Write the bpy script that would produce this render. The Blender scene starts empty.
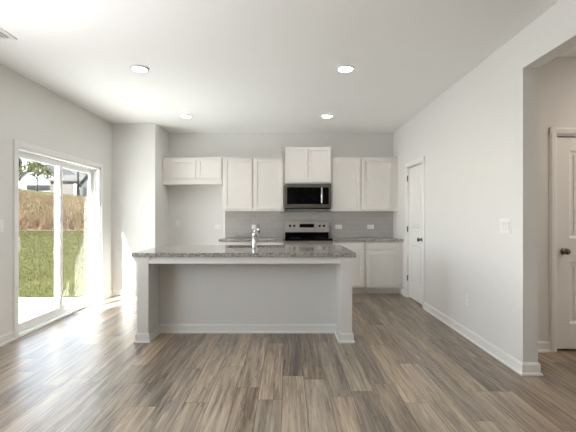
import bpy, bmesh, math, random
from mathutils import Vector, Matrix
random.seed(7)
scn = bpy.context.scene
col = scn.collection
PI = math.pi

def lin(r, g, b):
    f = lambda c: (c/255)/12.92 if c/255 <= .04045 else ((c/255+.055)/1.055)**2.4
    return (f(r), f(g), f(b), 1)

# ------------------------------------------------------------------ camera
H = 1.255
cam = bpy.data.cameras.new('camera')
cam_o = bpy.data.objects.new('camera', cam); col.objects.link(cam_o)
cam_o.location = (0, 0, H); cam_o.rotation_euler = (PI/2, 0, 0)
cam.sensor_width = 36; cam.lens = 25.0
cam.shift_x = 1/576; cam.shift_y = .6/576
cam.clip_start = .05; cam.clip_end = 500
scn.camera = cam_o

# ------------------------------------------------------------------ world, sun, added fill lights, exposure
vs = scn.view_settings
vs.view_transform = 'Standard'; vs.look = 'None'; vs.gamma = 1; vs.use_curve_mapping = False
vs.exposure = 0.9
scn.cycles.use_denoising = True; scn.cycles.caustics_reflective = False
scn.cycles.max_bounces = 10; scn.cycles.diffuse_bounces = 6; scn.cycles.sample_clamp_indirect = 6
world = bpy.data.worlds.new('sky'); scn.world = world; world.use_nodes = True
wn = world.node_tree; wn.nodes.clear()
sky = wn.nodes.new('ShaderNodeTexSky'); sky.sky_type = 'NISHITA'; sky.sun_disc = False
sky.sun_elevation = math.radians(43); sky.sun_rotation = math.radians(290); sky.air_density = 1.0; sky.dust_density = 0.2
bgn = wn.nodes.new('ShaderNodeBackground'); bgn.inputs['Strength'].default_value = .6
won = wn.nodes.new('ShaderNodeOutputWorld')
haze = wn.nodes.new('ShaderNodeMix'); haze.data_type = 'RGBA'; haze.inputs[0].default_value = .72    # sky colour greyed so its light falls less blue
bw = wn.nodes.new('ShaderNodeRGBToBW'); wn.links.new(sky.outputs[0], bw.inputs[0])
wn.links.new(sky.outputs[0], haze.inputs[6]); wn.links.new(bw.outputs[0], haze.inputs[7]); wn.links.new(haze.outputs[2], bgn.inputs[0]); wn.links.new(bgn.outputs[0], won.inputs[0])
SUN_DIR = Vector((1, 2.6, -2.6)).normalized()
sun = bpy.data.lights.new('sun', 'SUN'); sun.energy = 27.0; sun.angle = math.radians(.6); sun.color = (1, .99, .97)
sun_o = bpy.data.objects.new('sun', sun); col.objects.link(sun_o)
sun_o.rotation_euler = SUN_DIR.to_track_quat('-Z', 'Y').to_euler(); sun_o.location = (-20, -40, 40)

FILL_TINT = (.97, .985, 1)
def fill_light(name, loc, rot, sx, sy, watts, color=(1, .985, .96)):
    l = bpy.data.lights.new(name, 'AREA'); l.shape = 'RECTANGLE'; l.size = sx; l.size_y = sy
    l.energy = watts; l.color = color
    o = bpy.data.objects.new(name, l); col.objects.link(o); o.location = loc; o.rotation_euler = rot
    return o
# added unseen fills: one by an invented left-wall window, one under the hall ceiling
UP = math.radians(25)
fill_light('hall_fill_light', (3.5, 2.85, 2.72), (0, 0, 0), .3, .3, 10, (1, .87, .76))  # added only to brighten the hall, has no fixture
fill_light('side_fill_light', (-2.55, 1.7, 1.45), (0, -PI/2-UP, 0), 1.6, 2.2, 25, FILL_TINT)  # fill for the room, set at the invented window

# ------------------------------------------------------------------ materials
def mat(name):
    m = bpy.data.materials.new(name); m.use_nodes = True
    return m, m.node_tree, m.node_tree.nodes['Principled BSDF']
def N(t, kind, **kw):
    n = t.nodes.new(kind)
    for k, v in kw.items(): setattr(n, k, v)
    return n
def L(t, a, b): t.links.new(a, b)
def ramp(t, fac, stops):
    r = N(t, 'ShaderNodeValToRGB')
    el = r.color_ramp.elements
    while len(el) < len(stops): el.new(.5)
    for e, (p, c) in zip(el, stops): e.position = p; e.color = c
    L(t, fac, r.inputs[0]); return r.outputs[0]
def objco(t, scale=(1, 1, 1), rot=(0, 0, 0)):
    c = N(t, 'ShaderNodeNewGeometry'); mp = N(t, 'ShaderNodeMapping')
    mp.inputs['Scale'].default_value = scale; mp.inputs['Rotation'].default_value = rot
    L(t, c.outputs['Position'], mp.inputs[0]); return mp.outputs[0]
def noise(t, vec, scale, detail=4, rough=.55):
    n = N(t, 'ShaderNodeTexNoise'); n.inputs['Scale'].default_value = scale
    n.inputs['Detail'].default_value = detail; n.inputs['Roughness'].default_value = rough
    L(t, vec, n.inputs['Vector']); return n
def bump(t, bs, h, strength, dist=.002):
    b = N(t, 'ShaderNodeBump'); b.inputs['Strength'].default_value = strength; b.inputs['Distance'].default_value = dist
    L(t, h, b.inputs['Height']); L(t, b.outputs[0], bs.inputs['Normal'])
def plain(name, c, rough=.5, metal=0, var=.03, nscale=30, bmp=0, spec=None):
    m, t, b = mat(name)
    n = noise(t, objco(t), nscale)
    lo = tuple(x*(1-var) for x in c[:3])+(1,); hi = tuple(min(1, x*(1+var)) for x in c[:3])+(1,)
    L(t, ramp(t, n.outputs[0], [(.3, lo), (.7, hi)]), b.inputs['Base Color'])
    b.inputs['Roughness'].default_value = rough; b.inputs['Metallic'].default_value = metal
    if spec is not None: b.inputs['Specular IOR Level'].default_value = spec
    if bmp: bump(t, b, n.outputs[0], bmp)
    return m

M = {}
M['paint'] = plain('wall_paint', lin(226, 225, 222), .75, var=.008, nscale=120, bmp=.05)
M['ceiling'] = plain('ceiling_paint', lin(244, 244, 242), .9, var=.006, nscale=150, bmp=.05)
M['island'] = plain('wall_paint_shaded', lin(213, 212, 208), .7, var=.008, nscale=120, bmp=.05)  # wall paint darkened, carries the shade on the island in its colour
M['trim_shaded'] = plain('trim_paint_shaded', lin(224, 223, 220), .4, var=.006)  # white trim greyed, the island's shade is put into the colour
M['trim'] = plain('trim_paint', lin(236, 235, 232), .35, var=.006)
M['cabinet'] = plain('cabinet_paint', lin(224, 220, 215), .38, var=.006)
M['plastic'] = plain('white_plastic', lin(240, 239, 235), .3, var=.01)
M['vinyl'] = plain('white_vinyl', lin(240, 240, 238), .35, var=.01)
M['bronze'] = plain('dark_nickel', lin(120, 112, 104), .25, metal=1, var=.1)
M['hinge'] = plain('dark_hinge', lin(95, 92, 88), .4, metal=.9, var=.1)
M['black'] = plain('black_enamel', lin(16, 16, 17), .25, var=.1)
M['black_glass'] = plain('black_glass', lin(8, 8, 9), .06, var=.1, spec=.1)
M['seam'] = plain('grey_seam', lin(180, 178, 174), .6)
M['slot'] = plain('dark_slot', lin(60, 58, 56), .6)
M['chrome'] = plain('polished_chrome', lin(205, 205, 207), .08, metal=1, var=.02)
M['concrete'] = plain('patio_concrete', lin(226, 226, 225), .85, var=.05, nscale=8, bmp=.1)

m, t, b = mat('brushed_steel'); M['steel'] = m
n = noise(t, objco(t, (1, 60, 400)), 3, 3)
L(t, ramp(t, n.outputs[0], [(.3, lin(182, 179, 175)), (.7, lin(204, 201, 197))]), b.inputs['Base Color'])
b.inputs['Metallic'].default_value = 1; b.inputs['Roughness'].default_value = .28

M['steel_dark'] = plain('dark_stainless', lin(122, 118, 112), .3, metal=1, var=.05, nscale=50)

m, t, b = mat('speckled_granite'); M['granite'] = m
p = objco(t)
v = N(t, 'ShaderNodeTexVoronoi'); v.inputs['Scale'].default_value = 150; L(t, p, v.inputs['Vector'])
sep = N(t, 'ShaderNodeSeparateColor'); L(t, v.outputs['Color'], sep.inputs[0])
n = noise(t, p, 22, 6, .7)
mx = N(t, 'ShaderNodeMath', operation='ADD'); mx.inputs[1].default_value = 0
ml = N(t, 'ShaderNodeMath', operation='MULTIPLY'); ml.inputs[1].default_value = .55
L(t, sep.outputs[0], ml.inputs[0]); L(t, ml.outputs[0], mx.inputs[0])
ml2 = N(t, 'ShaderNodeMath', operation='MULTIPLY'); ml2.inputs[1].default_value = .45
L(t, n.outputs[0], ml2.inputs[0]); L(t, ml2.outputs[0], mx.inputs[1])
L(t, ramp(t, mx.outputs[0], [(.22, lin(66, 62, 59)), (.36, lin(118, 113, 107)), (.55, lin(154, 149, 142)), (.72, lin(184, 180, 173))]), b.inputs['Base Color'])
b.inputs['Roughness'].default_value = .08; b.inputs['IOR'].default_value = 1.6; b.inputs['Specular IOR Level'].default_value = .8

m, t, b = mat('vinyl_plank'); M['floor'] = m
g = N(t, 'ShaderNodeNewGeometry'); sx = N(t, 'ShaderNodeSeparateXYZ'); L(t, g.outputs['Position'], sx.inputs[0])
def mth(op, a, b_=None, c=None):
    n_ = N(t, 'ShaderNodeMath', operation=op)
    for i_, q in enumerate((a, b_, c)):
        if q is None: continue
        if isinstance(q, (int, float)): n_.inputs[i_].default_value = q
        else: L(t, q, n_.inputs[i_])
    return n_.outputs[0]
PW, PLN = .165, 1.22
u_ = mth('DIVIDE', mth('ADD', sx.outputs['X'], 20), PW); row = mth('FLOOR', u_); fu = mth('FRACT', u_)
wn1 = N(t, 'ShaderNodeTexWhiteNoise', noise_dimensions='1D'); L(t, row, wn1.inputs['W'])
v_ = mth('ADD', mth('DIVIDE', mth('ADD', sx.outputs['Y'], 20), PLN), wn1.outputs['Value']); idx = mth('FLOOR', v_); fv = mth('FRACT', v_)
cc = N(t, 'ShaderNodeCombineXYZ'); L(t, row, cc.inputs[0]); L(t, idx, cc.inputs[1])
wn2 = N(t, 'ShaderNodeTexWhiteNoise', noise_dimensions='2D'); L(t, cc.outputs[0], wn2.inputs['Vector'])
tone_o = wn2.outputs['Value']
eu = mth('MULTIPLY', mth('MINIMUM', fu, mth('SUBTRACT', 1, fu)), PW); ev = mth('MULTIPLY', mth('MINIMUM', fv, mth('SUBTRACT', 1, fv)), PLN)
seam = mth('LESS_THAN', mth('MINIMUM', eu, ev), .0016)
# grain: long streaks along the plank, shifted from plank to plank
shift = N(t, 'ShaderNodeMath', operation='MULTIPLY'); shift.inputs[1].default_value = 37; L(t, tone_o, shift.inputs[0])
gv = N(t, 'ShaderNodeCombineXYZ')
gx = N(t, 'ShaderNodeMath', operation='MULTIPLY'); gx.inputs[1].default_value = 1.0; L(t, sx.outputs['Y'], gx.inputs[0])
gy = N(t, 'ShaderNodeMath', operation='MULTIPLY'); gy.inputs[1].default_value = 13; L(t, sx.outputs['X'], gy.inputs[0])
L(t, gx.outputs[0], gv.inputs[0]); L(t, gy.outputs[0], gv.inputs[1]); L(t, shift.outputs[0], gv.inputs[2])
n1 = noise(t, gv.outputs[0], 1.3, 6, .62); n1.inputs['Distortion'].default_value = .4
gv2 = N(t, 'ShaderNodeVectorMath', operation='MULTIPLY'); gv2.inputs[1].default_value = (2.0, 5, 1); L(t, gv.outputs[0], gv2.inputs[0])
n2 = noise(t, gv2.outputs[0], 1.6, 4, .6)
gv3 = N(t, 'ShaderNodeCombineXYZ')
L(t, mth('MULTIPLY', sx.outputs['Y'], 2.2), gv3.inputs[0]); L(t, mth('MULTIPLY', sx.outputs['X'], 70), gv3.inputs[1]); L(t, shift.outputs[0], gv3.inputs[2])
n3 = noise(t, gv3.outputs[0], 1.0, 5, .65); n3.inputs['Distortion'].default_value = .25
gv4 = N(t, 'ShaderNodeCombineXYZ')
L(t, mth('MULTIPLY', sx.outputs['Y'], 1.0), gv4.inputs[0]); L(t, mth('MULTIPLY', sx.outputs['X'], 22), gv4.inputs[1]); L(t, mth('ADD', shift.outputs[0], 11), gv4.inputs[2])
n4 = noise(t, gv4.outputs[0], 1.0, 4, .6); n4.inputs['Distortion'].default_value = 1.0
crack = mth('SUBTRACT', 1, mth('SMOOTH_MIN', 1, mth('MULTIPLY', mth('ABSOLUTE', mth('SUBTRACT', n4.outputs[0], .5)), 22), .2))   # thin dark figure lines
val = mth('ADD', mth('ADD', mth('MULTIPLY', n1.outputs[0], .7), mth('MULTIPLY', n3.outputs[0], .55)), mth('SUBTRACT', mth('MULTIPLY', tone_o, .20), .215))
val = mth('SUBTRACT', val, mth('MULTIPLY', mth('MAXIMUM', crack, 0), .14))
warm = ramp(t, val, [(.26, lin(82, 68, 55)), (.40, lin(122, 105, 87)), (.53, lin(154, 135, 114)), (.72, lin(188, 169, 145))])
cool = ramp(t, val, [(.26, lin(76, 69, 63)), (.40, lin(116, 107, 97)), (.53, lin(145, 134, 121)), (.72, lin(176, 165, 151))])
wn3 = N(t, 'ShaderNodeTexWhiteNoise', noise_dimensions='3D'); L(t, cc.outputs[0], wn3.inputs['Vector'])
hue = N(t, 'ShaderNodeMix', data_type='RGBA'); L(t, mth('MULTIPLY', wn3.outputs['Value'], .8), hue.inputs[0]); L(t, warm, hue.inputs[6]); L(t, cool, hue.inputs[7]); cr = hue.outputs[2]
mm = N(t, 'ShaderNodeMix', data_type='RGBA'); L(t, seam, mm.inputs[0]); L(t, cr, mm.inputs[6]); mm.inputs[7].default_value = lin(62, 54, 47)
L(t, mm.outputs[2], b.inputs['Base Color'])
b.inputs['Roughness'].default_value = .34; b.inputs['Specular IOR Level'].default_value = .9
inv = N(t, 'ShaderNodeMath', operation='MULTIPLY_ADD'); inv.inputs[1].default_value = -1; L(t, seam, inv.inputs[0])
hh = N(t, 'ShaderNodeMath', operation='MULTIPLY'); hh.inputs[1].default_value = .25; L(t, n2.outputs[0], hh.inputs[0]); L(t, hh.outputs[0], inv.inputs[2])
bump(t, b, inv.outputs[0], .35, .0015)

m, t, b = mat('subway_tile'); M['tile'] = m
g = N(t, 'ShaderNodeNewGeometry'); sx = N(t, 'ShaderNodeSeparateXYZ'); L(t, g.outputs['Position'], sx.inputs[0])
cx = N(t, 'ShaderNodeCombineXYZ'); L(t, sx.outputs['X'], cx.inputs['X']); L(t, sx.outputs['Z'], cx.inputs['Y'])
br = N(t, 'ShaderNodeTexBrick')
for k, vv in (('Scale', 1), ('Mortar Size', .0022), ('Mortar Smooth', .1), ('Bias', 0), ('Brick Width', .153), ('Row Height', .0765)):
    br.inputs[k].default_value = vv
br.inputs['Color1'].default_value = lin(178, 174, 171); br.inputs['Color2'].default_value = lin(185, 181, 177); br.inputs['Mortar'].default_value = lin(196, 193, 190)
L(t, cx.outputs[0], br.inputs['Vector']); L(t, br.outputs['Color'], b.inputs['Base Color']); b.inputs['Roughness'].default_value = .18
inv = N(t, 'ShaderNodeMath', operation='SUBTRACT'); inv.inputs[0].default_value = 1; L(t, br.outputs['Fac'], inv.inputs[1]); bump(t, b, inv.outputs[0], .4, .0015)

m, t, b = mat('window_glass'); M['glass'] = m
t.nodes.remove(b)
tr = N(t, 'ShaderNodeBsdfTransparent'); tr.inputs[0].default_value = (.95, .965, .96, 1)
gl = N(t, 'ShaderNodeBsdfGlossy'); gl.inputs['Roughness'].default_value = .01
fr = N(t, 'ShaderNodeFresnel'); bf = N(t, 'ShaderNodeNewGeometry'); ior = N(t, 'ShaderNodeMix')   # the node inverts the index on back faces
L(t, bf.outputs['Backfacing'], ior.inputs[0]); ior.inputs[2].default_value = 1.3; ior.inputs[3].default_value = 1/1.3; L(t, ior.outputs[0], fr.inputs[0])
ms = N(t, 'ShaderNodeMixShader'); L(t, fr.outputs[0], ms.inputs[0]); L(t, tr.outputs[0], ms.inputs[1]); L(t, gl.outputs[0], ms.inputs[2])
L(t, ms.outputs[0], t.nodes['Material Output'].inputs[0])

m, t, b = mat('lamp_lens'); M['lens'] = m
b.inputs['Base Color'].default_value = (.9, .9, .9, 1)
n = noise(t, objco(t), 20)
L(t, ramp(t, n.outputs[0], [(0, (1, .99, .975, 1)), (1, (1, .995, .985, 1))]), b.inputs['Emission Color']); b.inputs['Emission Strength'].default_value = 58

def ground_mat(name, stops, scale, rough=.95):
    m, t, b = mat(name)
    p = objco(t); n = noise(t, p, scale, 8, .75); n2 = noise(t, p, scale*.12, 3)
    a = N(t, 'ShaderNodeMath', operation='MULTIPLY_ADD'); a.inputs[1].default_value = .5; L(t, n2.outputs[0], a.inputs[0])
    s = N(t, 'ShaderNodeMath', operation='MULTIPLY_ADD'); s.inputs[1].default_value = .75; s.inputs[2].default_value = -.12; L(t, n.outputs[0], s.inputs[0]); L(t, s.outputs[0], a.inputs[2])
    L(t, ramp(t, a.outputs[0], stops), b.inputs['Base Color']); b.inputs['Roughness'].default_value = rough; b.inputs['Specular IOR Level'].default_value = .1
    return m
M['lawn'] = ground_mat('lawn', [(.3, lin(37, 40, 16)), (.5, lin(51, 52, 24)), (.7, lin(64, 62, 37))], 9)
M['straw'] = ground_mat('straw', [(.3, lin(60, 46, 35)), (.5, lin(72, 58, 43)), (.7, lin(79, 69, 53))], 5)
M['blade'] = plain('grass_blade', lin(58, 57, 29), .8, var=.3, nscale=6, spec=.1)
M['dry_blade'] = ground_mat('dry_grass_blade', [(.36, lin(72, 55, 42)), (.5, lin(81, 69, 51)), (.62, lin(92, 81, 61))], .9)
M['leaf'] = plain('tree_leaf', lin(62, 66, 34), .7, var=.35, nscale=6, spec=.2)
M['needle'] = plain('conifer_needle', lin(17, 25, 20), .8, var=.3, nscale=4, spec=.1)
M['bark'] = plain('tree_bark', lin(52, 45, 40), .9, var=.2, nscale=20)
M['siding_white'] = plain('white_siding', lin(158, 158, 158), .6, var=.02)
M['siding_tan'] = plain('tan_siding', lin(56, 50, 45), .6, var=.05)
M['siding_gray'] = plain('gray_siding', lin(35, 37, 41), .6, var=.06)
M['roof'] = plain('roof_shingle', lin(49, 47, 45), .9, var=.15, nscale=9)
M['dark_window'] = plain('far_window', lin(26, 28, 28), .6, spec=.1, var=.1)
M['dark_post'] = plain('dark_post', lin(14, 13, 15), .8, spec=.1, var=.1)

# ------------------------------------------------------------------ mesh helpers
class MB:
    def __init__(s): s.bm = bmesh.new()
    def box(s, x0, x1, y0, y1, z0, z1, bev=0, seg=2):
        b = bmesh.new()
        bmesh.ops.create_cube(b, size=1)
        for v in b.verts:
            v.co = Vector(((x0+x1)/2+v.co.x*(x1-x0), (y0+y1)/2+v.co.y*(y1-y0), (z0+z1)/2+v.co.z*(z1-z0)))
        if bev: bmesh.ops.bevel(b, geom=list(b.edges), offset=bev, segments=seg, affect='EDGES', profile=.6)
        s._add(b); return s
    def _add(s, b):
        me = bpy.data.meshes.new('tmp'); b.to_mesh(me); b.free(); s.bm.from_mesh(me); bpy.data.meshes.remove(me)
    def prism(s, pts, axis, a0, a1):
        """extrude a 2-D outline (in the two other axes, in xyz order) along axis from a0 to a1"""
        def mk(p, a):
            q = list(p); q.insert('xyz'.index(axis), a); return Vector(q)
        b = bmesh.new()
        A = [b.verts.new(mk(p, a0)) for p in pts]; B = [b.verts.new(mk(p, a1)) for p in pts]
        b.faces.new(A); b.faces.new(B[::-1])
        n = len(pts)
        for i in range(n): b.faces.new((A[i], B[i], B[(i+1) % n], A[(i+1) % n]))
        bmesh.ops.recalc_face_normals(b, faces=b.faces); s._add(b); return s
    def lathe(s, prof, origin, axis='z', seg=32):
        """revolve (radius, height) pairs about an axis through origin"""
        b = bmesh.new(); rings = []
        ax = {'x': Matrix.Rotation(PI/2, 3, 'Y'), 'y': Matrix.Rotation(-PI/2, 3, 'X'), 'z': Matrix.Identity(3)}[axis]
        o = Vector(origin)
        for r, h in prof:
            if r < 1e-6: rings.append([b.verts.new(o+ax@Vector((0, 0, h)))])
            else: rings.append([b.verts.new(o+ax@Vector((r*math.cos(2*PI*k/seg), r*math.sin(2*PI*k/seg), h))) for k in range(seg)])
        for p, q in zip(rings, rings[1:]):
            for k in range(seg):
                k2 = (k+1) % seg
                if len(p) == 1 and len(q) == 1: continue
                if len(p) == 1: b.faces.new((p[0], q[k], q[k2]))
                elif len(q) == 1: b.faces.new((p[k], q[0], p[k2]))
                else: b.faces.new((p[k], q[k], q[k2], p[k2]))
        bmesh.ops.recalc_face_normals(b, faces=b.faces)
        for f in b.faces: f.smooth = True
        s._add(b); return s
    def tube(s, pts, radii, seg=14, cap=True):
        b = bmesh.new(); pts = [Vector(p) for p in pts]; rings = []
        if not hasattr(radii, '__len__'): radii = [radii]*len(pts)
        up = Vector((0, 0, 1))
        d0 = (pts[1]-pts[0]).normalized()
        ref = up if abs(d0.dot(up)) < .9 else Vector((1, 0, 0))
        for i, p in enumerate(pts):
            d = ((pts[min(i+1, len(pts)-1)]-pts[max(i-1, 0)])).normalized()
            u = d.cross(ref).normalized(); w = u.cross(d).normalized(); ref = w if abs(d.dot(w)) < .9 else ref
            rings.append([b.verts.new(p+radii[i]*(math.cos(2*PI*k/seg)*u+math.sin(2*PI*k/seg)*w)) for k in range(seg)])
        for p, q in zip(rings, rings[1:]):
            for k in range(seg): b.faces.new((p[k], q[k], q[(k+1) % seg], p[(k+1) % seg]))
        if cap: b.faces.new(rings[0][::-1]); b.faces.new(rings[-1])
        bmesh.ops.recalc_face_normals(b, faces=b.faces)
        for f in b.faces: f.smooth = len(f.verts) == 4
        s._add(b); return s
    def build(s, name, m, parent=None):
        me = bpy.data.meshes.new(name); s.bm.to_mesh(me); s.bm.free()
        me.materials.append(M[m])
        o = bpy.data.objects.new(name, me); col.objects.link(o)
        if parent:
            o.parent = parent
            # meshes are written in world coordinates: take the thing's own origin off
            org = Vector((0, 0, 0)); q = parent
            while q: org += q.location; q = q.parent
            me.transform(Matrix.Translation(-org))
        return o

def structure(o, label=None, cat=None):
    o['kind'] = 'structure'
    if label: o['label'] = label
    if cat: o['category'] = cat
    return o
def tag(o, label, cat, group=None, kind=None):
    o['label'] = label; o['category'] = cat
    if group: o['group'] = group
    if kind: o['kind'] = kind
    return o
def thing(name, label, cat, loc=(0, 0, 0), group=None):
    o = bpy.data.objects.new(name, None); col.objects.link(o); o.location = loc; o.empty_display_size = .1
    return tag(o, label, cat, group)
def children(o): return [c for c in col.objects if c.parent == o]
def copy_tree(o, loc, label):
    def rec(src, par):
        c = src.copy(); col.objects.link(c); c.parent = par
        for k in children(src): rec(k, c)
        return c
    kids = children(o)
    r = o.copy(); col.objects.link(r); r.location = loc; r['label'] = label
    for k in kids: rec(k, r)
    return r

# ------------------------------------------------------------------ room measures
XL, XR, YB, ZC = -2.785, 1.873, 7.07, 2.74
YR = -3.4                                   # rear wall of the living room
XW = 1.992                                  # hall side of the right wall
YE = 3.175                                  # end of the right wall at the opening
YH = 3.72                                   # wall across the hall
BX, BY = -2.098, 6.36                       # corner of the wall box left of the fridge alcove
T = .15
DY0, DY1, DZ = 4.12, 5.96, 1.985            # patio door opening
PY0, PY1, PZ = 5.50, 6.225, 2.02            # pantry door opening
HX0, HX1 = 2.50, 3.27                       # hall door opening

structure(MB().box(XL-T, 4.4, YR-T, YB+T, -.12, 0).build('floor', 'floor'), 'grey brown wood plank floor running through the room', 'floor')
structure(MB().box(XL-T, 4.4, YR-T, YB+T, ZC, ZC+.12).build('ceiling', 'ceiling'), 'smooth white ceiling with four round lights', 'ceiling')
w = MB()
wy0, wy1, wz0, wz1 = .6, 2.8, .65, 2.25   # opening for an added window beside the camera, out of view
for (a, b_, c, d) in ((YR, wy0, 0, ZC), (wy0, wy1, 0, wz0), (wy0, wy1, wz1, ZC), (wy1, DY0, 0, ZC), (DY0, DY1, DZ, ZC), (DY1, YB, 0, ZC)):
    w.box(XL-T, XL, a, b_, c, d)
structure(w.build('wall_left', 'paint'), 'grey painted wall holding the sliding patio door', 'wall')
structure(MB().box(XL-T, XR+T, YB, YB+T, 0, ZC).build('wall_back', 'paint'), 'grey painted wall behind the kitchen cabinets', 'wall')
structure(MB().box(XL, BX, BY, YB, 0, ZC).build('wall_alcove', 'paint'), 'grey boxed out wall corner left of the empty fridge alcove', 'wall')
w = MB()
for (a, b_, c, d) in ((YE, PY0, 0, ZC), (PY0, PY1, PZ, ZC), (PY1, YB, 0, ZC), (.5, YE, 2.434, ZC), (YR, .5, 0, ZC)):
    w.box(XR, XW, a, b_, c, d)
structure(w.build('wall_right', 'paint'), 'grey painted wall with pantry door and wide opening to the hall', 'wall')
w = MB()
for (a, b_, c, d) in ((XW, HX0, 0, ZC), (HX0, HX1, PZ, ZC), (HX1, 4.4, 0, ZC)):
    w.box(a, b_, YH, YH+.12, c, d)
structure(w.build('wall_hall', 'paint'), 'grey wall across the hall beyond the opening, holding a white door', 'wall')
structure(MB().box(4.25, 4.4, -1, YH, 0, ZC).build('wall_hall_side', 'paint'))
structure(MB().box(XW, 4.4, -1.12, -1, 0, ZC).build('wall_hall_front', 'paint'))
structure(MB().box(XW, XW+.9, PY0-.4, PY0-.3, 0, ZC).box(XW, XW+.9, PY1+.3, PY1+.4, 0, ZC).box(XW+.9, XW+1, PY0-.4, PY1+.4, 0, ZC).build('wall_pantry', 'paint'))
w = MB().box(XL-T, XW, YR-T, YR, 0, ZC)
structure(w.build('wall_rear', 'paint'))
structure(MB().box(XW, 4.4, 4.7, 4.8, 0, ZC).build('wall_closet', 'paint'))
structure(MB().box(4.25, 4.4, YH+.12, 4.8, 0, ZC).build('wall_closet_side', 'paint'))
f = structure(MB().box(XL-.1, XL-.04, wy0, wy0+.05, wz0, wz1).box(XL-.1, XL-.04, wy1-.05, wy1, wz0, wz1).box(XL-.1, XL-.04, wy0, wy1, wz0, wz0+.05)
              .box(XL-.1, XL-.04, wy0, wy1, wz1-.05, wz1).box(XL-.1, XL-.04, 1.68, 1.72, wz0, wz1).build('added_window', 'vinyl'))  # frame of the added window, there to go with the side fill

# ------------------------------------------------------------------ baseboards: board with a bevelled top and a quarter round shoe
def base_profile(d):            # (distance from the wall, height)
    return [(0, 0), (d*.026, 0), (d*.026, .012), (d*.022, .019), (d*.014, .021), (d*.014, .080), (d*.010, .086), (d*.008, .095), (0, .095)]
def board(mb, axis, a0, a1, face, sgn):
    """run along axis from a0 to a1 on the wall face at 'face', standing out in direction sgn"""
    pts = [(face+p[0], p[1]) for p in base_profile(sgn)]
    mb.prism(pts, axis, a0, a1)
    return mb
def board_path(mb, pts):
    """sweep the profile along wall-face points with mitred corners; the room lies to the right of the path"""
    P = [Vector(p) for p in pts]; prof = base_profile(1); b = bmesh.new(); rings = []
    for i, p in enumerate(P):
        nrm = []
        if i > 0: d = (P[i]-P[i-1]).normalized(); nrm.append(Vector((d.y, -d.x)))
        if i < len(P)-1: d = (P[i+1]-P[i]).normalized(); nrm.append(Vector((d.y, -d.x)))
        off = nrm[0] if len(nrm) == 1 else (nrm[0]+nrm[1])/(1+nrm[0].dot(nrm[1]))
        rings.append([b.verts.new((p.x+off.x*q[0], p.y+off.y*q[0], q[1])) for q in prof])
    n_ = len(prof)
    for p, q in zip(rings, rings[1:]):
        for k in range(n_): b.faces.new((p[k], q[k], q[(k+1) % n_], p[(k+1) % n_]))
    b.faces.new(rings[0]); b.faces.new(rings[-1][::-1])
    bmesh.ops.recalc_face_normals(b, faces=b.faces); mb._add(b); return mb
mb = MB(); board_path(mb, [(XL, YR), (XL, DY0-.057)]); board_path(mb, [(XL, DY1+.057), (XL, BY-.001)])
structure(mb.build('baseboard_left', 'trim'), 'white baseboard either side of the sliding patio door', 'baseboard')
mb = MB(); board_path(mb, [(XL+.001, BY), (BX, BY), (BX, YB-.001)])
structure(mb.build('baseboard_alcove', 'trim'), 'white baseboard around the boxed out wall corner', 'baseboard')
mb = MB(); board_path(mb, [(BX+.001, YB), (-1.11, YB)])
structure(mb.build('baseboard_back', 'trim'), 'white baseboard at the back of the empty fridge alcove', 'baseboard')
mb = MB(); board_path(mb, [(XR, 6.535), (XR, PY1+.062)]); board_path(mb, [(XW, YH-.001), (XW, YE), (XR, YE), (XR, PY0-.062)][::-1])
structure(mb.build('baseboard_right', 'trim'), 'white baseboard along right wall and around its end', 'baseboard')
mb = MB(); board_path(mb, [(XW+.001, YH), (HX0-.062, YH)]); board_path(mb, [(HX1+.062, YH), (4.25, YH)])
structure(mb.build('baseboard_hall', 'trim'), 'white baseboard of the hall wall beside the hall door', 'baseboard')

# ------------------------------------------------------------------ two-panel interior doors
def panel_leaf(w_, h_, th=.035):
    """leaf in local coordinates: width 0..w_ along x, front face at y=0 looking to -y"""
    mb = MB(); st = .125
    z1, z2, z3, z4 = .235, .815, 1.035, h_-.125
    mb.box(0, st, 0, th, 0, h_, .002); mb.box(w_-st, w_, 0, th, 0, h_, .002)
    for a, c in ((0, z1), (z2, z3), (z4, h_)): mb.box(st, w_-st, 0, th, a, c)
    for a, c in ((z1, z2), (z3, z4)):
        mb.box(st, w_-st, .012, th-.012, a, c)                        # sunk field
        for sgn, y0 in ((1, 0),):
            # sloped sticking around the panel and a raised centre
            mb.prism([(st, 0), (st+.018, .012), (st, .012)], 'z', a, c)
            mb.prism([(w_-st, 0), (w_-st-.018, .012), (w_-st, .012)], 'z', a, c)
            mb.prism([(0, a), (.012, a+.018), (.012, a)], 'x', st, w_-st)
            mb.prism([(0, c), (.012, c-.018), (.012, c)], 'x', st, w_-st)
            mb.box(st+.045, w_-st-.045, .005, .014, a+.045, c-.045, .004)
    return mb
def knob_mb():
    mb = MB()
    mb.lathe([(0, 0), (.031, 0), (.032, -.004), (.028, -.009), (.012, -.012), (.010, -.030), (.018, -.036), (.027, -.046), (.0285, -.056), (.024, -.066), (.012, -.071), (0, -.072)], (0, 0, 0), 'y', 28)
    return mb
def casing_mb(w_, h_, cw=.062):
    mb = MB()
    prof = [(0, 0), (0, -.010), (.012, -.016), (.045, -.018), (.055, -.012), (cw, -.009), (cw, 0)]
    for i in range(len(prof)-1): pass
    mb.prism([(-p, q) for p, q in prof], 'z', 0, h_+cw)
    mb.prism([(w_+p, q) for p, q in prof], 'z', 0, h_+cw)
    mb.prism([(q, h_+p) for p, q in prof], 'x', -cw, w_+cw)
    return mb
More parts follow.
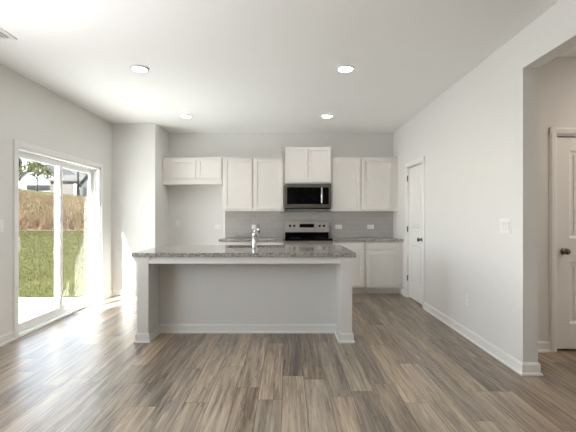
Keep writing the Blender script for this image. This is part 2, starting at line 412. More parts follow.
def interior_door(name, label, loc, rotz, w_, knob_x, hinge_x=None, inset=.016, hinges=True):
    root = bpy.data.objects.new(name, None); col.objects.link(root)
    structure(root, label, 'door')
    lw = w_-.03; lh = PZ-.02-.018-.004
    def put(o, dx, dy, dz): o.parent = root; o.location = (dx, dy, dz); return o
    put(casing_mb(w_, PZ).build('casing', 'trim'), 0, 0, 0)
    put(MB().box(0, .013, .001, .118, 0, PZ).box(w_-.013, w_, .001, .118, 0, PZ).box(0, w_, .001, .118, PZ-.013, PZ).box(.013, .025, inset+.037, inset+.06, 0, PZ).box(w_-.025, w_-.013, inset+.037, inset+.06, 0, PZ)
        .box(0, w_, inset+.037, inset+.06, PZ-.025, PZ).build('jamb', 'trim'), 0, 0, 0)
    leaf = put(panel_leaf(lw, lh).build('door_leaf', 'trim'), .015, inset, .018)
    kn = knob_mb().build('door_knob', 'bronze'); kn.parent = leaf; kn.location = (knob_x-.015, 0, .915)
    kn['label'] = 'round dark metal door knob'
    if hinges:
        for z in (.26, 1.02, 1.80):
            hg = MB().lathe([(0, 0), (.0065, 0), (.0065, .088), (0, .088)], (hinge_x, -.004, z), 'z', 12).box(hinge_x-.012, hinge_x+.012, -.001, .004, z, z+.088).build('hinge', 'hinge')
            put(hg, 0, 0, 0); hg['label'] = 'dark metal hinge'
    root.location = loc; root.rotation_euler = (0, 0, rotz)
    return root
# pantry door: its own x runs towards the camera (-Y of the room)
interior_door('door_1', 'white two panel pantry door in right wall beside base cabinets', (XR, PY1, 0), -PI/2, PY1-PY0, PY1-PY0-.085, .012)
interior_door('door_2', 'white two panel door in the hall, cut by the right edge of the photo', (HX0, YH, 0), 0, HX1-HX0, .082, hinges=False, inset=.02)

# ------------------------------------------------------------------ sliding patio door
sd = structure(thing('door_3', 'white sliding patio door with two glass panels in left wall', 'door', (XL, (DY0+DY1)/2, 0)))
mb = MB(); cw = .056
mb.box(XL, XL+.018, DY0-cw, DY0, 0, DZ+cw, .003).box(XL, XL+.018, DY1, DY1+cw, 0, DZ+cw, .003).box(XL, XL+.018, DY0, DY1, DZ, DZ+cw, .003)
mb.build('casing', 'trim', sd)
mb = MB()
mb.box(XL-.145, XL+.004, DY0, DY0+.03, 0, DZ, .003).box(XL-.145, XL+.004, DY1-.03, DY1, 0, DZ, .003).box(XL-.145, XL+.004, DY0, DY1, DZ-.03, DZ, .003)
mb.box(XL-.145, XL-.13, DY0, DY1, DZ-.055, DZ).box(XL-.062, XL-.05, DY0, DY1, DZ-.045, DZ)
mb.box(XL-.145, XL-.13, DY1-.055, DY1, 0, DZ).box(XL-.062, XL-.05, DY1-.045, DY1, 0, DZ)
mb.build('door_frame', 'vinyl', sd)
MB().box(XL-.15, XL+.012, DY0+.03, DY1-.03, 0, .022, .003).box(XL-.095, XL-.088, DY0+.03, DY1-.03, .02, .034).box(XL-.055, XL-.03, DY0+.03, DY1-.03, .02, .03, .002).build('sill', 'vinyl', sd)
ym = (DY0+DY1)/2
def slider(name, y0, y1, xc):
    st, top, bot = .068, .07, .085
    z0, z1 = .03, DZ-.032
    p = MB().box(xc-.016, xc+.016, y0, y0+st, z0, z1, .003).box(xc-.016, xc+.016, y1-st, y1, z0, z1, .003) \
        .box(xc-.016, xc+.016, y0+st, y1-st, z1-top, z1, .003).box(xc-.016, xc+.016, y0+st, y1-st, z0, z0+bot, .003).build(name, 'vinyl', sd)
    MB().box(xc-.003, xc+.003, y0+st-.01, y1-st+.01, z0+bot-.01, z1-top+.01).build('glass_pane', 'glass', p)
    return p
fp = slider('sliding_panel', DY0+.032, ym+.034, XL-.075)
slider('fixed_panel', ym-.034, DY1-.032, XL-.112)
hx = XL-.059
MB().box(hx, hx+.012, DY0+.05, DY0+.085, .84, 1.08, .003).tube([(hx+.01, DY0+.068, .87), (hx+.035, DY0+.072, .885), (hx+.042, DY0+.075, .92), (hx+.042, DY0+.075, 1.0), (hx+.035, DY0+.072, 1.035), (hx+.01, DY0+.068, 1.05)], .008).build('handle', 'plastic', fp)

# ------------------------------------------------------------------ kitchen cabinets
def shaker(mb, x0, x1, y, z0, z1, th=.02, rail=.058):
    """door or drawer front whose face is at y (looking to -y)"""
    if z1-z0 < .2:
        mb.box(x0, x1, y, y+th, z0, z1, .0025); return mb
    mb.box(x0, x0+rail, y, y+th, z0, z1, .002).box(x1-rail, x1, y, y+th, z0, z1, .002)
    mb.box(x0+rail, x1-rail, y, y+th, z0, z0+rail, .002).box(x0+rail, x1-rail, y, y+th, z1-rail, z1, .002)
    mb.box(x0+rail-.002, x1-rail+.002, y+.011, y+th, z0+rail-.002, z1-rail+.002)
    return mb
def wall_cabinet(label, x0, x1, y0, z0, z1, doors, dz0, dz1, fill_l=0, fill_r=0, lip=True):
    c = thing('wall_cabinet', label, 'cabinet', ((x0+x1)/2, YB, z0))
    mb = MB().box(x0+.002, x1-.002, y0+.022, YB-.001, z0, z1, .0015)
    if fill_l: mb.box(x0+.002, x0+fill_l, y0+.016, y0+.03, z0, z1)
    if fill_r: mb.box(x1-fill_r, x1-.002, y0+.016, y0+.03, z0, z1)
    mb.build('cabinet_box', 'cabinet', c)
    for a, b_ in doors: shaker(MB(), a, b_, y0, dz0, dz1).build('cabinet_door', 'cabinet', c)
    if lip: MB().box(x0+.002, x1-.002, y0+.006, y0+.024, z0-.006, z0+.014, .002).build('light_rail', 'cabinet', c)
    return c
YU = 6.745
wall_cabinet('short white wall cabinet high over the empty fridge alcove', BX, -1.092, YU, 1.805, 2.257, ((-1.968, -1.543), (-1.522, -1.110)), 1.895, 2.230, fill_l=.125)
wall_cabinet('tall white two door wall cabinet left of the microwave', -1.092, -.042, YU, 1.352, 2.257, ((-1.068, -.588), (-.560, -.065)), 1.378, 2.235)
wall_cabinet('raised white wall cabinet directly above the microwave', -.040, .738, 6.665, 1.806, 2.424, ((-.028, .345), (.352, .726)), 1.824, 2.408, lip=False)
wall_cabinet('tall white two door wall cabinet right of the microwave', .740, XR, YU, 1.352, 2.257, ((.762, 1.238), (1.256, 1.775)), 1.378, 2.235, fill_r=.095)

YF = 6.437                                   # face of the base cabinet doors
def base_cabinet(label, x0, x1, d0, d1, fill_r=0):
    c = thing('base_cabinet', label, 'cabinet', ((x0+x1)/2, YB, 0))
    mb = MB().box(x0+.001, x1-.001, YF+.021, YB-.001, .09, .852, .0015)
    if fill_r: mb.box(x1-fill_r, x1-.001, YF+.016, YF+.03, .09, .852)
    mb.build('cabinet_box', 'cabinet', c)
    MB().box(x0+.001, x1-.001, 6.535, YB-.05, 0, .09).build('toe_kick', 'cabinet', c)
    shaker(MB(), d0, d1, YF, .724, .835).build('drawer', 'cabinet', c)
    shaker(MB(), d0, d1, YF, .113, .690).build('cabinet_door', 'cabinet', c)
    return c
base_cabinet('white base cabinet with drawer, right beside the range', .732, 1.264, .745, 1.240)
base_cabinet('white base cabinet with drawer in the corner by pantry door', 1.265, XR, 1.290, 1.772, .098)
base_cabinet('white base cabinet left of the range, hidden behind the island sink', -.570, -.042, -.555, -.057)
base_cabinet('white base cabinet at the alcove end, hidden behind the island', -1.092, -.571, -1.078, -.585)
def counter(label, x0, x1):
    o = MB().box(x0, x1, 6.415, YB-.001, .853, .893, .004).build('countertop', 'granite')
    return tag(o, label, 'countertop')
counter('speckled granite countertop along the back wall left of the range', -1.095, -.042)
counter('speckled granite countertop along the back wall right of the range', .732, XR-.001)
bs = structure(MB().box(-1.095, XR, YB-.009, YB, .895, 1.352).box(-.04, .74, YB-.009, YB, 1.34, 1.806).build('backsplash', 'tile'), 'grey subway tile backsplash between counters and wall cabinets', 'backsplash')
MB().box(-1.125, -1.093, YB-.011, YB, .895, 1.352, .002).build('edge_trim', 'trim', bs)

# ------------------------------------------------------------------ microwave
mw = thing('microwave', 'stainless steel microwave with black glass door above the range', 'microwave', (.35, YB, 1.39))
x0, x1, yf, z0, z1 = -.033, .733, 6.645, 1.395, 1.802
MB().box(x0+.004, x1-.004, yf+.03, YB-.01, z0, z1, .003).build('housing', 'black', mw)
dm = MB().box(x0, x1-.133, yf, yf+.03, z1-.062, z1-.002, .004).box(x0, x1-.133, yf, yf+.03, z0+.005, z0+.066, .004).box(x0, x0+.034, yf, yf+.03, z0+.06, z1-.06, .002).build('door', 'steel_dark', mw)
MB().box(x0+.033, x1-.134, yf+.002, yf+.028, z0+.062, z1-.058).build('window', 'black_glass', dm)
cp = MB().box(x1-.131, x1, yf, yf+.03, z1-.062, z1-.002, .004).box(x1-.131, x1, yf, yf+.03, z0+.005, z0+.066, .004).box(x1-.036, x1, yf, yf+.03, z0+.06, z1-.06, .002).build('control_frame', 'steel_dark', mw)
MB().box(x1-.130, x1-.035, yf+.002, yf+.028, z0+.062, z1-.058).build('control_panel', 'black_glass', cp)
hx = x1-.158
MB().tube([(hx, yf+.004, z0+.07), (hx, yf-.03, z0+.078), (hx, yf-.038, z0+.1), (hx, yf-.038, z1-.095), (hx, yf-.03, z1-.07), (hx, yf+.004, z1-.062)], .014).build('handle', 'chrome', mw)
g = MB()
for k in range(14): g.box(x0+.03+k*.05, x0+.068+k*.05, yf+.06, yf+.2, z0-.008, z0+.004)
g.box(x0+.004, x1-.004, yf+.012, yf+.05, z0-.014, z0+.003, .002).build('vent_grille', 'black', mw)

# ------------------------------------------------------------------ range
rg = thing('range', 'stainless steel electric range with black glass cooktop and rear controls', 'stove', (.345, YB, 0))
x0, x1 = -.035, .725
MB().box(x0+.003, x1-.003, 6.46, YB-.012, .03, .868, .003).build('body', 'steel', rg)
MB().box(x0, x1, 6.40, 6.96, .868, .905, .006).build('cooktop', 'black_glass', rg)
bgp = MB().prism([(6.945, .985), (7.04, .985), (7.04, 1.162), (6.965, 1.162)], 'x', x0+.002, x1-.002).build('control_panel', 'steel', rg)
bgp['label'] = 'upright stainless control panel with four black knobs'
MB().box(x0+.004, x1-.004, 6.95, 7.04, .9, .986, .002).build('rear_panel', 'black_glass', rg)
MB().box(x0, x1, 6.955, 7.045, 1.158, 1.168, .003).build('top_trim', 'steel', bgp)
MB().box(.217, .470, 6.944, 6.965, 1.066, 1.128, .002).build('display', 'black_glass', bgp)
for kx in (.052, .125, .567, .643):
    MB().lathe([(0, .004), (.021, .004), (.022, -.004), (.017, -.026), (0, -.027)], (kx, 6.953, 1.094), 'y', 24).build('knob', 'black', bgp)
od = MB().box(x0+.006, x1-.006, 6.425, 6.46, .22, .855, .004).build('oven_door', 'steel', rg)
MB().box(x0+.09, x1-.09, 6.421, 6.43, .34, .68, .002).build('oven_window', 'black_glass', od)
MB().tube([(x0+.07, 6.43, .79), (x0+.07, 6.385, .79), (x0+.1, 6.375, .79), (x1-.1, 6.375, .79), (x1-.07, 6.385, .79), (x1-.07, 6.43, .79)], .011).build('handle', 'chrome', od)
MB().box(x0+.006, x1-.006, 6.425, 6.46, .04, .21, .004).build('drawer', 'steel', rg)
for bx, by, rr in ((.13, 6.56, .1), (.56, 6.56, .085), (.13, 6.82, .075), (.56, 6.82, .1)):
    MB().lathe([(rr-.004, .0), (rr-.004, .0006), (rr, .0006), (rr, .0)], (bx, by, .905), 'z', 40).build('burner_ring', 'slot', rg)

# ------------------------------------------------------------------ island
IY, IB = 3.99, 5.06                          # front of the end posts, far side
isl = thing('kitchen_island', 'grey kitchen island with end posts and open recess under granite top', 'kitchen island', (-.42, 4.5, 0))
PL = (-1.494, -1.383); PR = (.536, .650)
MB().box(PL[1]-.02, PR[0]+.02, 4.325, 4.43, 0, .851).build('back_panel', 'island', isl)
MB().box(PL[0]+.01, PR[1]-.01, 4.43, IB-.025, .09, .66, .002).box(PL[0]+.01, -.73, 4.43, IB-.025, .66, .851).box(0, PR[1]-.01, 4.43, IB-.025, .66, .851).box(-.73, 0, IB-.05, IB-.025, .66, .851).box(PL[0]+.01, PR[1]-.01, 4.43, IB-.1, 0, .09).build('cabinet_box', 'cabinet', isl)
def shaker_back(x0_, x1_, z0_, z1_):
    mb = shaker(MB(), x0_, x1_, 0, z0_, z1_)
    for v in mb.bm.verts: v.co.y = IB-.025+.02-v.co.y
    bmesh.ops.reverse_faces(mb.bm, faces=mb.bm.faces)
    return mb
for a, b_ in ((-1.47, -1.08), (-1.06, -.75), (-.72, -.38), (-.36, -.02), (.01, .62)):
    shaker_back(a, b_, .113, .694).build('cabinet_door', 'cabinet', isl)
    shaker_back(a, b_, .712, .835).build('drawer', 'cabinet', isl)
def post(x0_, x1_):
    p = MB().box(x0_, x1_, IY, 4.43, 0, .851, .002).build('post', 'island', isl)
    cap = MB()
    for z0_, z1_, d in ((.808, .822, .007), (.822, .838, .013), (.838, .852, .022)):
        cap.box(x0_-d, x1_+d, IY-d, 4.325 if d < .01 else 4.325, z0_, z1_, .0025)
    cap.build('capital', 'trim_shaded', p)
    return p
post(*PL); post(*PR)
MB().box(PL[1], PR[0], IY+.006, IY+.028, .785, .851, .002).box(PL[1], PR[0], IY+.002, IY+.03, .838, .8515, .002).build('apron', 'trim_shaded', isl)
mb = MB()
def bb(x0_, x1_, y0_, y1_):
    mb.box(x0_, x1_, y0_, y1_, 0, .088, .003)
board_path(mb, [(PL[0], 4.42), (PL[0], IY), (PL[1], IY), (PL[1], 4.325), (PR[0], 4.325), (PR[0], IY), (PR[1], IY), (PR[1], 4.42)])
mb.build('baseboard', 'trim_shaded', isl)

# countertop with a cut-out for the sink
cx0, cx1, cy0, cy1 = -1.537, .683, 3.955, 5.105
sx0, sx1, sy0, sy1 = -.70, -.03, 4.645, 4.985
mb = MB()
bm = mb.bm
outer = [(cx0, cy0), (cx1, cy0), (cx1, cy1), (cx0, cy1)]; inner = [(sx0, sy0), (sx1, sy0), (sx1, sy1), (sx0, sy1)]
V = {}
for nm, ps in (('o', outer), ('i', inner)):
    for z in (.853, .895): V[nm, z] = [bm.verts.new((x, y, z)) for x, y in ps]
for k in range(4):
    j = (k+1) % 4
    bm.faces.new((V['o', .895][k], V['o', .895][j], V['i', .895][j], V['i', .895][k]))
    bm.faces.new((V['o', .853][j], V['o', .853][k], V['i', .853][k], V['i', .853][j]))
    bm.faces.new((V['o', .853][k], V['o', .853][j], V['o', .895][j], V['o', .895][k]))
    bm.faces.new((V['i', .853][j], V['i', .853][k], V['i', .895][k], V['i', .895][j]))
bmesh.ops.bevel(bm, geom=[e for e in bm.edges if abs(e.verts[0].co.z-e.verts[1].co.z) < 1e-5 and abs(e.calc_face_angle(0)) > 1], offset=.004, segments=2, affect='EDGES')
tag(mb.build('island_countertop', 'granite'), 'large speckled granite countertop on the kitchen island', 'countertop')
sk = thing('kitchen_sink', 'stainless steel sink set into the island countertop behind the faucet', 'sink', ((sx0+sx1)/2, (sy0+sy1)/2, .67))
g_ = .004
MB().box(sx0-.02, sx1+.02, sy0-.02, sy0-g_+.004, .67, .852).box(sx0-.02, sx1+.02, sy1+g_-.004, sy1+.02, .67, .852).box(sx0-.02, sx0, sy0-.02, sy1+.02, .67, .852).box(sx1, sx1+.02, sy0-.02, sy1+.02, .67, .852).box(sx0-.02, sx1+.02, sy0-.02, sy1+.02, .664, .676).build('basin', 'steel', sk)
MB().lathe([(0, .003), (.03, .003), (.042, .006), (.045, 0)], ((sx0+sx1)/2, (sy0+sy1)/2, .676), 'z', 28).build('drain', 'chrome', sk)

fx, fy, fz = -.372, 4.575, .895
fc = thing('faucet', 'chrome single handle kitchen faucet on the island by the sink', 'faucet', (fx, fy, fz))
MB().lathe([(0, 0), (.030, 0), (.031, .006), (.026, .012), (.0235, .02), (.0225, .09), (.0225, .135), (.0245, .14), (.0245, .165), (.019, .178), (0, .18)], (fx, fy, fz), 'z', 32).build('body', 'chrome', fc)
pts = [(fx+.002, fy+.0, fz+.165), (fx+.006, fy+.012, fz+.205), (fx+.014, fy+.04, fz+.243), (fx+.020, fy+.085, fz+.262), (fx+.026, fy+.13, fz+.262), (fx+.031, fy+.165, fz+.247), (fx+.033, fy+.185, fz+.225)]
sp = MB().tube(pts, [.0155, .0150, .0145, .014, .014, .0145, .016], 18).build('spout', 'chrome', fc)
MB().tube([pts[-1], (fx+.035, fy+.198, fz+.195), (fx+.037, fy+.204, fz+.17)], [.0165, .018, .0165], 18).build('spray_head', 'chrome', sp)
MB().tube([(fx+.02, fy, fz+.125), (fx+.036, fy-.002, fz+.128)], .011, 14).tube([(fx+.032, fy-.002, fz+.128), (fx+.042, fy-.008, fz+.148), (fx+.046, fy-.016, fz+.170)], [.008, .0065, .006], 12).build('handle', 'chrome', fc)

# ------------------------------------------------------------------ outlets, switches
def plate(mb, wd, ht): mb.box(-wd/2, wd/2, -.006, 0, -ht/2, ht/2, .002)
def outlet(label, loc, rotz=0, landscape=False, group=None):
    r = thing('wall_outlet', label, 'outlet', loc, group)
    wd, ht = (.118, .074) if landscape else (.074, .118)
    def put(o): o.parent = r; return o
    m1 = MB(); plate(m1, wd, ht); pl = m1.build('cover_plate', 'plastic'); put(pl)
    for s_ in (-1, 1):
        m2 = MB(); dx, dz = (s_*.024, 0) if landscape else (0, s_*.024)
        m2.lathe([(0, -.0085), (.0155, -.0085), (.0165, -.006), (.0165, -.004)], (dx, 0, dz), 'y', 24)
        so = m2.build('socket', 'plastic'); put(so)
        m3 = MB()
        for q in (-1, 1):
            if landscape: m3.box(dx-.004, dx+.004, -.0092, -.008, q*.006-.001, q*.006+.001)
            else: m3.box(q*.006-.001, q*.006+.001, -.0092, -.008, dz-.004, dz+.004)
        so2 = m3.build('slots', 'slot'); so2.parent = so
    r.rotation_euler = (0, 0, rotz)
    return r
yt = YB-.009
outlet('sideways white outlet on tile backsplash left of the range', (-.565, yt, 1.075), 0, True, 'backsplash outlets')
outlet('sideways white outlet on tile backsplash nearest the range on its right', (.912, yt, 1.075), 0, True, 'backsplash outlets')
outlet('sideways white outlet on tile backsplash nearest the pantry door', (1.475, yt, 1.075), 0, True, 'backsplash outlets')
outlet('white upright outlet alone in the middle of the empty fridge alcove wall', (-1.926, YB, 1.14))
outlet('sideways white outlet on alcove wall just left of the tile backsplash', (-1.215, YB, 1.075), 0, True)
outlet('white upright outlet low on the right wall near the floor', (XR, 4.145, .39), -PI/2)
def switch(label, loc, rotz, n, wd):
    r = thing('light_switch', label, 'light switch', loc)
    def put(o, p=r): o.parent = p; return o
    m1 = MB(); plate(m1, wd, .122); put(m1.build('cover_plate', 'plastic'))
    for k in range(n):
        dx = (k-(n-1)/2)*.046
        fr_ = put(MB().box(dx-.0175, dx+.0175, -.0075, -.004, -.0345, .0345, .001).build('rocker_frame', 'seam'))
        m2 = MB().prism([(-.0075, -.033), (-.012, .033), (-.004, .033), (-.004, -.033)], 'x', dx-.0155, dx+.0155); put(m2.build('rocker', 'plastic'))
    r.rotation_euler = (0, 0, rotz); return r
switch('white triple light switch on right wall near the hall opening', (XR, 3.425, 1.175), -PI/2, 3, .165)
switch('white light switch on left wall, cut by the left edge of the photo', (XL, 3.885, 1.165), PI/2, 1, .074)

# ------------------------------------------------------------------ ceiling fittings
def downlight(label, x, y):
    r = thing('ceiling_light', label, 'ceiling light', (x, y, ZC), 'round ceiling lights')
    rg_ = MB().lathe([(.092, 0), (.092, -.006), (.086, -.014), (.074, -.018), (.069, -.016), (.066, -.010), (.066, 0)], (0, 0, 0), 'z', 48).build('trim_ring', 'trim'); rg_.parent = r
    ln = MB().lathe([(.067, -.010), (.05, -.015), (.025, -.018), (0, -.019)], (0, 0, 0), 'z', 48).build('lens', 'lens'); ln.parent = r
    ln['label'] = 'lit frosted lens'
    return r
dl = downlight('lit round ceiling light, nearer one on the left', -1.474, 4.0)
for lab, x, y in (('lit round ceiling light, nearer one on the right', .585, 4.0), ('lit round ceiling light, farther one on the left by the alcove corner', -1.485, 5.88), ('lit round ceiling light, farther one on the right toward the microwave', .588, 5.88)):
    copy_tree(dl, (x, y, ZC), lab)
cv = thing('ceiling_vent', 'white slatted ceiling vent cut by the left edge of the photo', 'vent', (-2.39, 3.16, ZC))
vx0, vx1, vy0, vy1 = -2.53, -2.25, 2.98, 3.34
MB().box(vx0, vx0+.025, vy0, vy1, ZC-.008, ZC, .002).box(vx1-.025, vx1, vy0, vy1, ZC-.008, ZC, .002).box(vx0, vx1, vy0, vy0+.025, ZC-.008, ZC, .002).box(vx0, vx1, vy1-.025, vy1, ZC-.008, ZC, .002).build('frame', 'trim', cv)
MB().box(vx0+.02, vx1-.02, vy0+.02, vy1-.02, ZC-.002, ZC-.0005).build('backing', 'seam', cv)
for k in range(7):
    a = vx0+.035+k*.0335
    MB().prism([(a-.012, ZC-.001), (a+.014, ZC-.010), (a+.016, ZC-.008), (a-.009, ZC-.001)], 'y', vy0+.024, vy1-.024).build('slat', 'trim', cv)

# ------------------------------------------------------------------ outdoors
structure(MB().box(XL-T-.3, XL-T, 2.6, 14, 2.62, 2.72).box(XL-T-1.0, XL-T, -1.6, 2.6, 2.5, 2.62).build('sun_block_eave', 'trim'), 'added white roof eave outside, deeper part shades the unseen window', 'eave')  # unseen eave added to cut the sun at the door and invented window
structure(MB().box(-9.5, XL-T, 1.5, 6.45, -.16, -.05, .005).build('patio', 'concrete'), 'pale concrete patio slab outside the sliding door', 'patio')
TAB = [(-2, -.12), (6.3, -.12), (9, .26), (12, .66), (16, 1.05), (22, 1.95), (30, 3.15), (40, 3.95), (70, 6.15), (100, 8.6), (140, 11)]
def lerp_tab(y):
    for (a, za), (b_, zb) in zip(TAB, TAB[1:]):
        if y <= b_: f = (y-a)/(b_-a); return za+(zb-za)*f
    return TAB[-1][1]
def ground(x, y):
    u = max(-12, min(22, x+.67*y)); f = max(0, min(1, (y-12)/18))
    return lerp_tab(y)-.111*u*f+.04*math.sin(x*1.3+y*.7)*f
def terrain(name, m, ys, u0, u1, nu, dz=0):
    bm = bmesh.new(); rows = []
    for y in ys:
        rows.append([bm.verts.new((-.67*y+u0(y)+(u1(y)-u0(y))*k/nu, y, 0)) for k in range(nu+1)])
    for r in rows:
        for v in r:
            v.co.x = min(v.co.x, XL-T-.02); v.co.z = ground(v.co.x, v.co.y)+dz
    for p, q in zip(rows, rows[1:]):
        for k in range(nu): bm.faces.new((p[k], p[k+1], q[k+1], q[k]))
    bmesh.ops.recalc_face_normals(bm, faces=bm.faces)
    for f in bm.faces: f.smooth = True
    me = bpy.data.meshes.new(name); bm.to_mesh(me); bm.free(); me.materials.append(M[m])
    o = bpy.data.objects.new(name, me); col.objects.link(o); return o
ys = [6.44+.5*k for k in range(20)]+[16.5+1.0*k for k in range(30)]+[47+4*k for k in range(24)]
structure(terrain('lawn', 'lawn', ys, lambda y: -6-.35*y, lambda y: 9+.4*y, 40), 'sunlit green lawn sloping up from the patio', 'lawn')
bank = terrain('bank', 'straw', [13.2+.7*k for k in range(22)], lambda y: -7-.3*y, lambda y: 5+.15*y, 40, .015)
structure(bank, 'straw coloured bank of bare ground above the lawn', 'bank')
def blades(name, m, n, y0, y1, u0, u1, h, wd, lean):
    bm = bmesh.new()
    for _ in range(n):
        y = y0+(y1-y0)*random.random()**.9; x = -.67*y+random.uniform(u0(y), u1(y))
        if x > XL-T-.1: continue
        z = ground(x, y)-.01; a = random.uniform(0, PI); hh = h*random.uniform(.5, 1.3); ww = wd*random.uniform(.6, 1.3)
        dx, dy = math.cos(a)*ww, math.sin(a)*ww; lx, ly = random.uniform(-lean, lean)*hh, random.uniform(-lean, lean)*hh
        p = [bm.verts.new(c) for c in ((x-dx, y-dy, z), (x+dx, y+dy, z), (x+dx*.6+lx*.4, y+dy*.6+ly*.4, z+hh*.6), (x+lx, y+ly, z+hh), (x-dx*.6+lx*.4, y-dy*.6+ly*.4, z+hh*.6))]
        bm.faces.new(p)
    me = bpy.data.meshes.new(name); bm.to_mesh(me); bm.free(); me.materials.append(M[m])
    o = bpy.data.objects.new(name, me); col.objects.link(o); return o
tag(blades('lawn_grass', 'blade', 26000, 6.5, 13.2, lambda y: -1.5, lambda y: .2*y+1, 0.05, .006, .6), 'short yellow green grass growing on the lawn', 'grass', kind='stuff')
tag(blades('dry_grass', 'dry_blade', 26000, 13.3, 28, lambda y: -2-.05*y, lambda y: 2.8+.06*y, .26, .013, .6), 'tall straw coloured dry grass on the bank above the lawn', 'dry grass', kind='stuff')

# young leafy tree
def leaf_cloud(mb, centre, rad, n, size):
    bm = mb.bm
    for _ in range(n):
        d = Vector((random.gauss(0, 1), random.gauss(0, 1), random.gauss(0, 1))).normalized()*random.random()**.4
        c = Vector(centre)+Vector((d.x*rad[0], d.y*rad[1], d.z*rad[2]))
        u = Vector((random.gauss(0, 1), random.gauss(0, 1), random.gauss(0, 1))).normalized()
        w_ = u.orthogonal().normalized(); s_ = size*random.uniform(.6, 1.3)
        bm.faces.new([bm.verts.new(c+u*s_), bm.verts.new(c+w_*s_*.5), bm.verts.new(c-u*s_), bm.verts.new(c-w_*s_*.5)])
tx, ty = -25.0, 40.0; tz = ground(tx, ty)
tr_ = thing('young_tree', 'young leafy tree with bare trunk in front of the white house', 'tree', (tx, ty, tz))
mb = MB().tube([(tx, ty, tz-.1), (tx+.03, ty, tz+.7), (tx, ty, tz+1.5), (tx+.05, ty, tz+2.6)], [.09, .075, .06, .03], 10)
tips = []
for k in range(13):
    a = k*2.4; r_ = random.uniform(.6, 1.15); z0_ = .95+.09*k
    e = (tx+r_*math.cos(a), ty+r_*math.sin(a), tz+z0_+random.uniform(.3, 1.1)); tips.append(e)
    mb.tube([(tx, ty, tz+z0_), ((tx+e[0])/2, (ty+e[1])/2, tz+z0_+.3), e], [.035, .026, .012], 7)
mb.build('trunk', 'bark', tr_)
mb = MB()
for e in tips+[(tx, ty, tz+2.9), (tx+.2, ty, tz+3.3), (tx-.3, ty, tz+2.6)]: leaf_cloud(mb, e, (.5, .5, .42), 95, .1)
mb.build('foliage', 'leaf', tr_)
# evergreens behind the white house
def conifer(label, x, y, h, r):
    z = ground(x, y); o = thing('conifer', label, 'tree', (x, y, z), 'evergreens behind the white house')
    MB().tube([(x, y, z-.2), (x, y, z+h)], [.25, .04], 8).build('trunk', 'bark', o)
    mb = MB()
    for k in range(int(h*2.2)):
        f = k/(h*2.2); rr = r*(1-f)*.9+.15
        for q in range(7):
            a = q*2*PI/7+k*1.3; zz = z+h*.14+f*h*.86
            leaf_cloud(mb, (x+math.cos(a)*rr*.6, y+math.sin(a)*rr*.6, zz), (rr*.45, rr*.45, .3), 9, .42)
    mb.build('foliage', 'needle', o)
conifer('tall dark evergreen, leftmost one seen through the patio door', -74.2, 110, 16, 1.7)
conifer('dark evergreen just left of the young tree top', -70.0, 112, 14.5, 1.7)
conifer('low dark evergreen behind the young tree crown', -65.6, 110, 13.0, 1.8)
def shrub(label, x, y, r, h):
    z = ground(x, y); o = thing('shrub', label, 'shrub', (x, y, z), 'shrubs beside the white house')
    MB().tube([(x, y, z-.1), (x, y, z+h*.6)], [.08, .04], 6).build('stem', 'bark', o)
    mb = MB(); leaf_cloud(mb, (x, y, z+h*.55), (r, r, h*.5), 700, .16); mb.build('foliage', 'leaf', o)
shrub('rounded green shrub at the left end of the white house', -60.6, 92, 2.2, 4.6)
shrub('green shrub behind the roof of the white house', -54.6, 92, 2.4, 5.8)

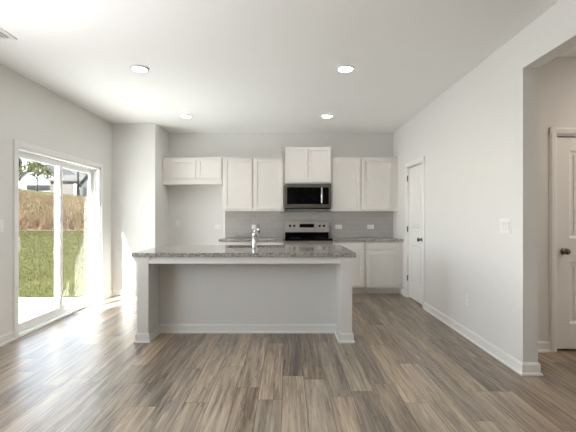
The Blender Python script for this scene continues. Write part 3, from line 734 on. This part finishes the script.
# houses on the hill
def house(label, x0, x1, y0, y1, zw, ridge, wallm, axis, zb=None, ov=.35):
    zb = min(ground(x, y) for x in (x0, x1) for y in (y0, y1))-.3 if zb is None else zb
    o = thing('house', label, 'house', ((x0+x1)/2, (y0+y1)/2, zb))
    if axis == 'y':
        xm = (x0+x1)/2
        MB().prism([(x0, zb), (x1, zb), (x1, zw), (xm, ridge), (x0, zw)], 'y', y0, y1).build('wall', wallm, o)
        s_ = (ridge-zw)/(xm-x0)
        MB().prism([(x0-ov, zw-s_*ov), (xm, ridge), (x1+ov, zw-s_*ov), (x1+ov, zw-s_*ov+.16), (xm, ridge+.18), (x0-ov, zw-s_*ov+.16)], 'y', y0-ov, y1+ov).build('roof', 'roof', o)
    else:
        ymid = (y0+y1)/2
        MB().prism([(y0, zb), (y1, zb), (y1, zw), (ymid, ridge), (y0, zw)], 'x', x0, x1).build('wall', wallm, o)
        s_ = (ridge-zw)/(ymid-y0)
        MB().prism([(y0-ov, zw-s_*ov), (ymid, ridge), (y1+ov, zw-s_*ov), (y1+ov, zw-s_*ov+.16), (ymid, ridge+.18), (y0-ov, zw-s_*ov+.16)], 'x', x0-ov, x1+ov).build('roof', 'roof', o)
    return o
def px(x, y): return (x-287)*y/400
def pz(v, y): return H-(v-216.6)*y/400
hs = house('white gabled house on the hill behind the young tree', px(21, 70), px(54, 70), 70, 80, pz(177, 70), pz(164, 70), 'siding_white', 'y', pz(192, 70))
MB().box(px(27, 70), px(56, 70)-.6, 69.9, 70.02, pz(190.5, 70), pz(185, 70)).build('window', 'dark_window', hs)  # wide dark band across the foot of the gable wall
hb = house('pale house with broad grey roof just behind the white gabled house', px(44, 84), px(64, 84), 84, 94, pz(172, 84), pz(162, 84), 'siding_white', 'x', pz(190, 84))
ht = house('tan sided house with grey roof seen through the right glass panel', px(50, 60), px(81, 60), 60, 70, pz(181, 60), pz(172.5, 60), 'siding_tan', 'x', pz(200, 60))
MB().box(px(74, 60), px(76.5, 60), 59.93, 60.02, pz(198, 60), pz(184, 60)).build('door', 'siding_white', ht)
hg = house('dark grey gabled house end right of the tan house', px(80.5, 58), px(95, 58), 58, 68, pz(184, 58), pz(175, 58), 'siding_gray', 'y', pz(202, 58))
MB().box(px(83, 58), px(86, 58), 57.93, 58.02, pz(196, 58), pz(187, 58)).build('window', 'dark_window', hg)
bx_, by_ = px(78, 45), 45; bz_ = ground(bx_, by_)
MBp = MB().tube([(bx_, by_, bz_-.1), (bx_, by_, pz(169, 45))], .085, 10).box(bx_-.14, bx_+.14, by_-.14, by_+.14, bz_, bz_+.55, .03).tube([(bx_, by_, bz_+.5), (bx_, by_, bz_+1.0)], [.17, .09], 10)
tag(MBp.build('dark_post', 'dark_post'), 'slim dark post with thicker base on the lawn before the tan house', 'post')
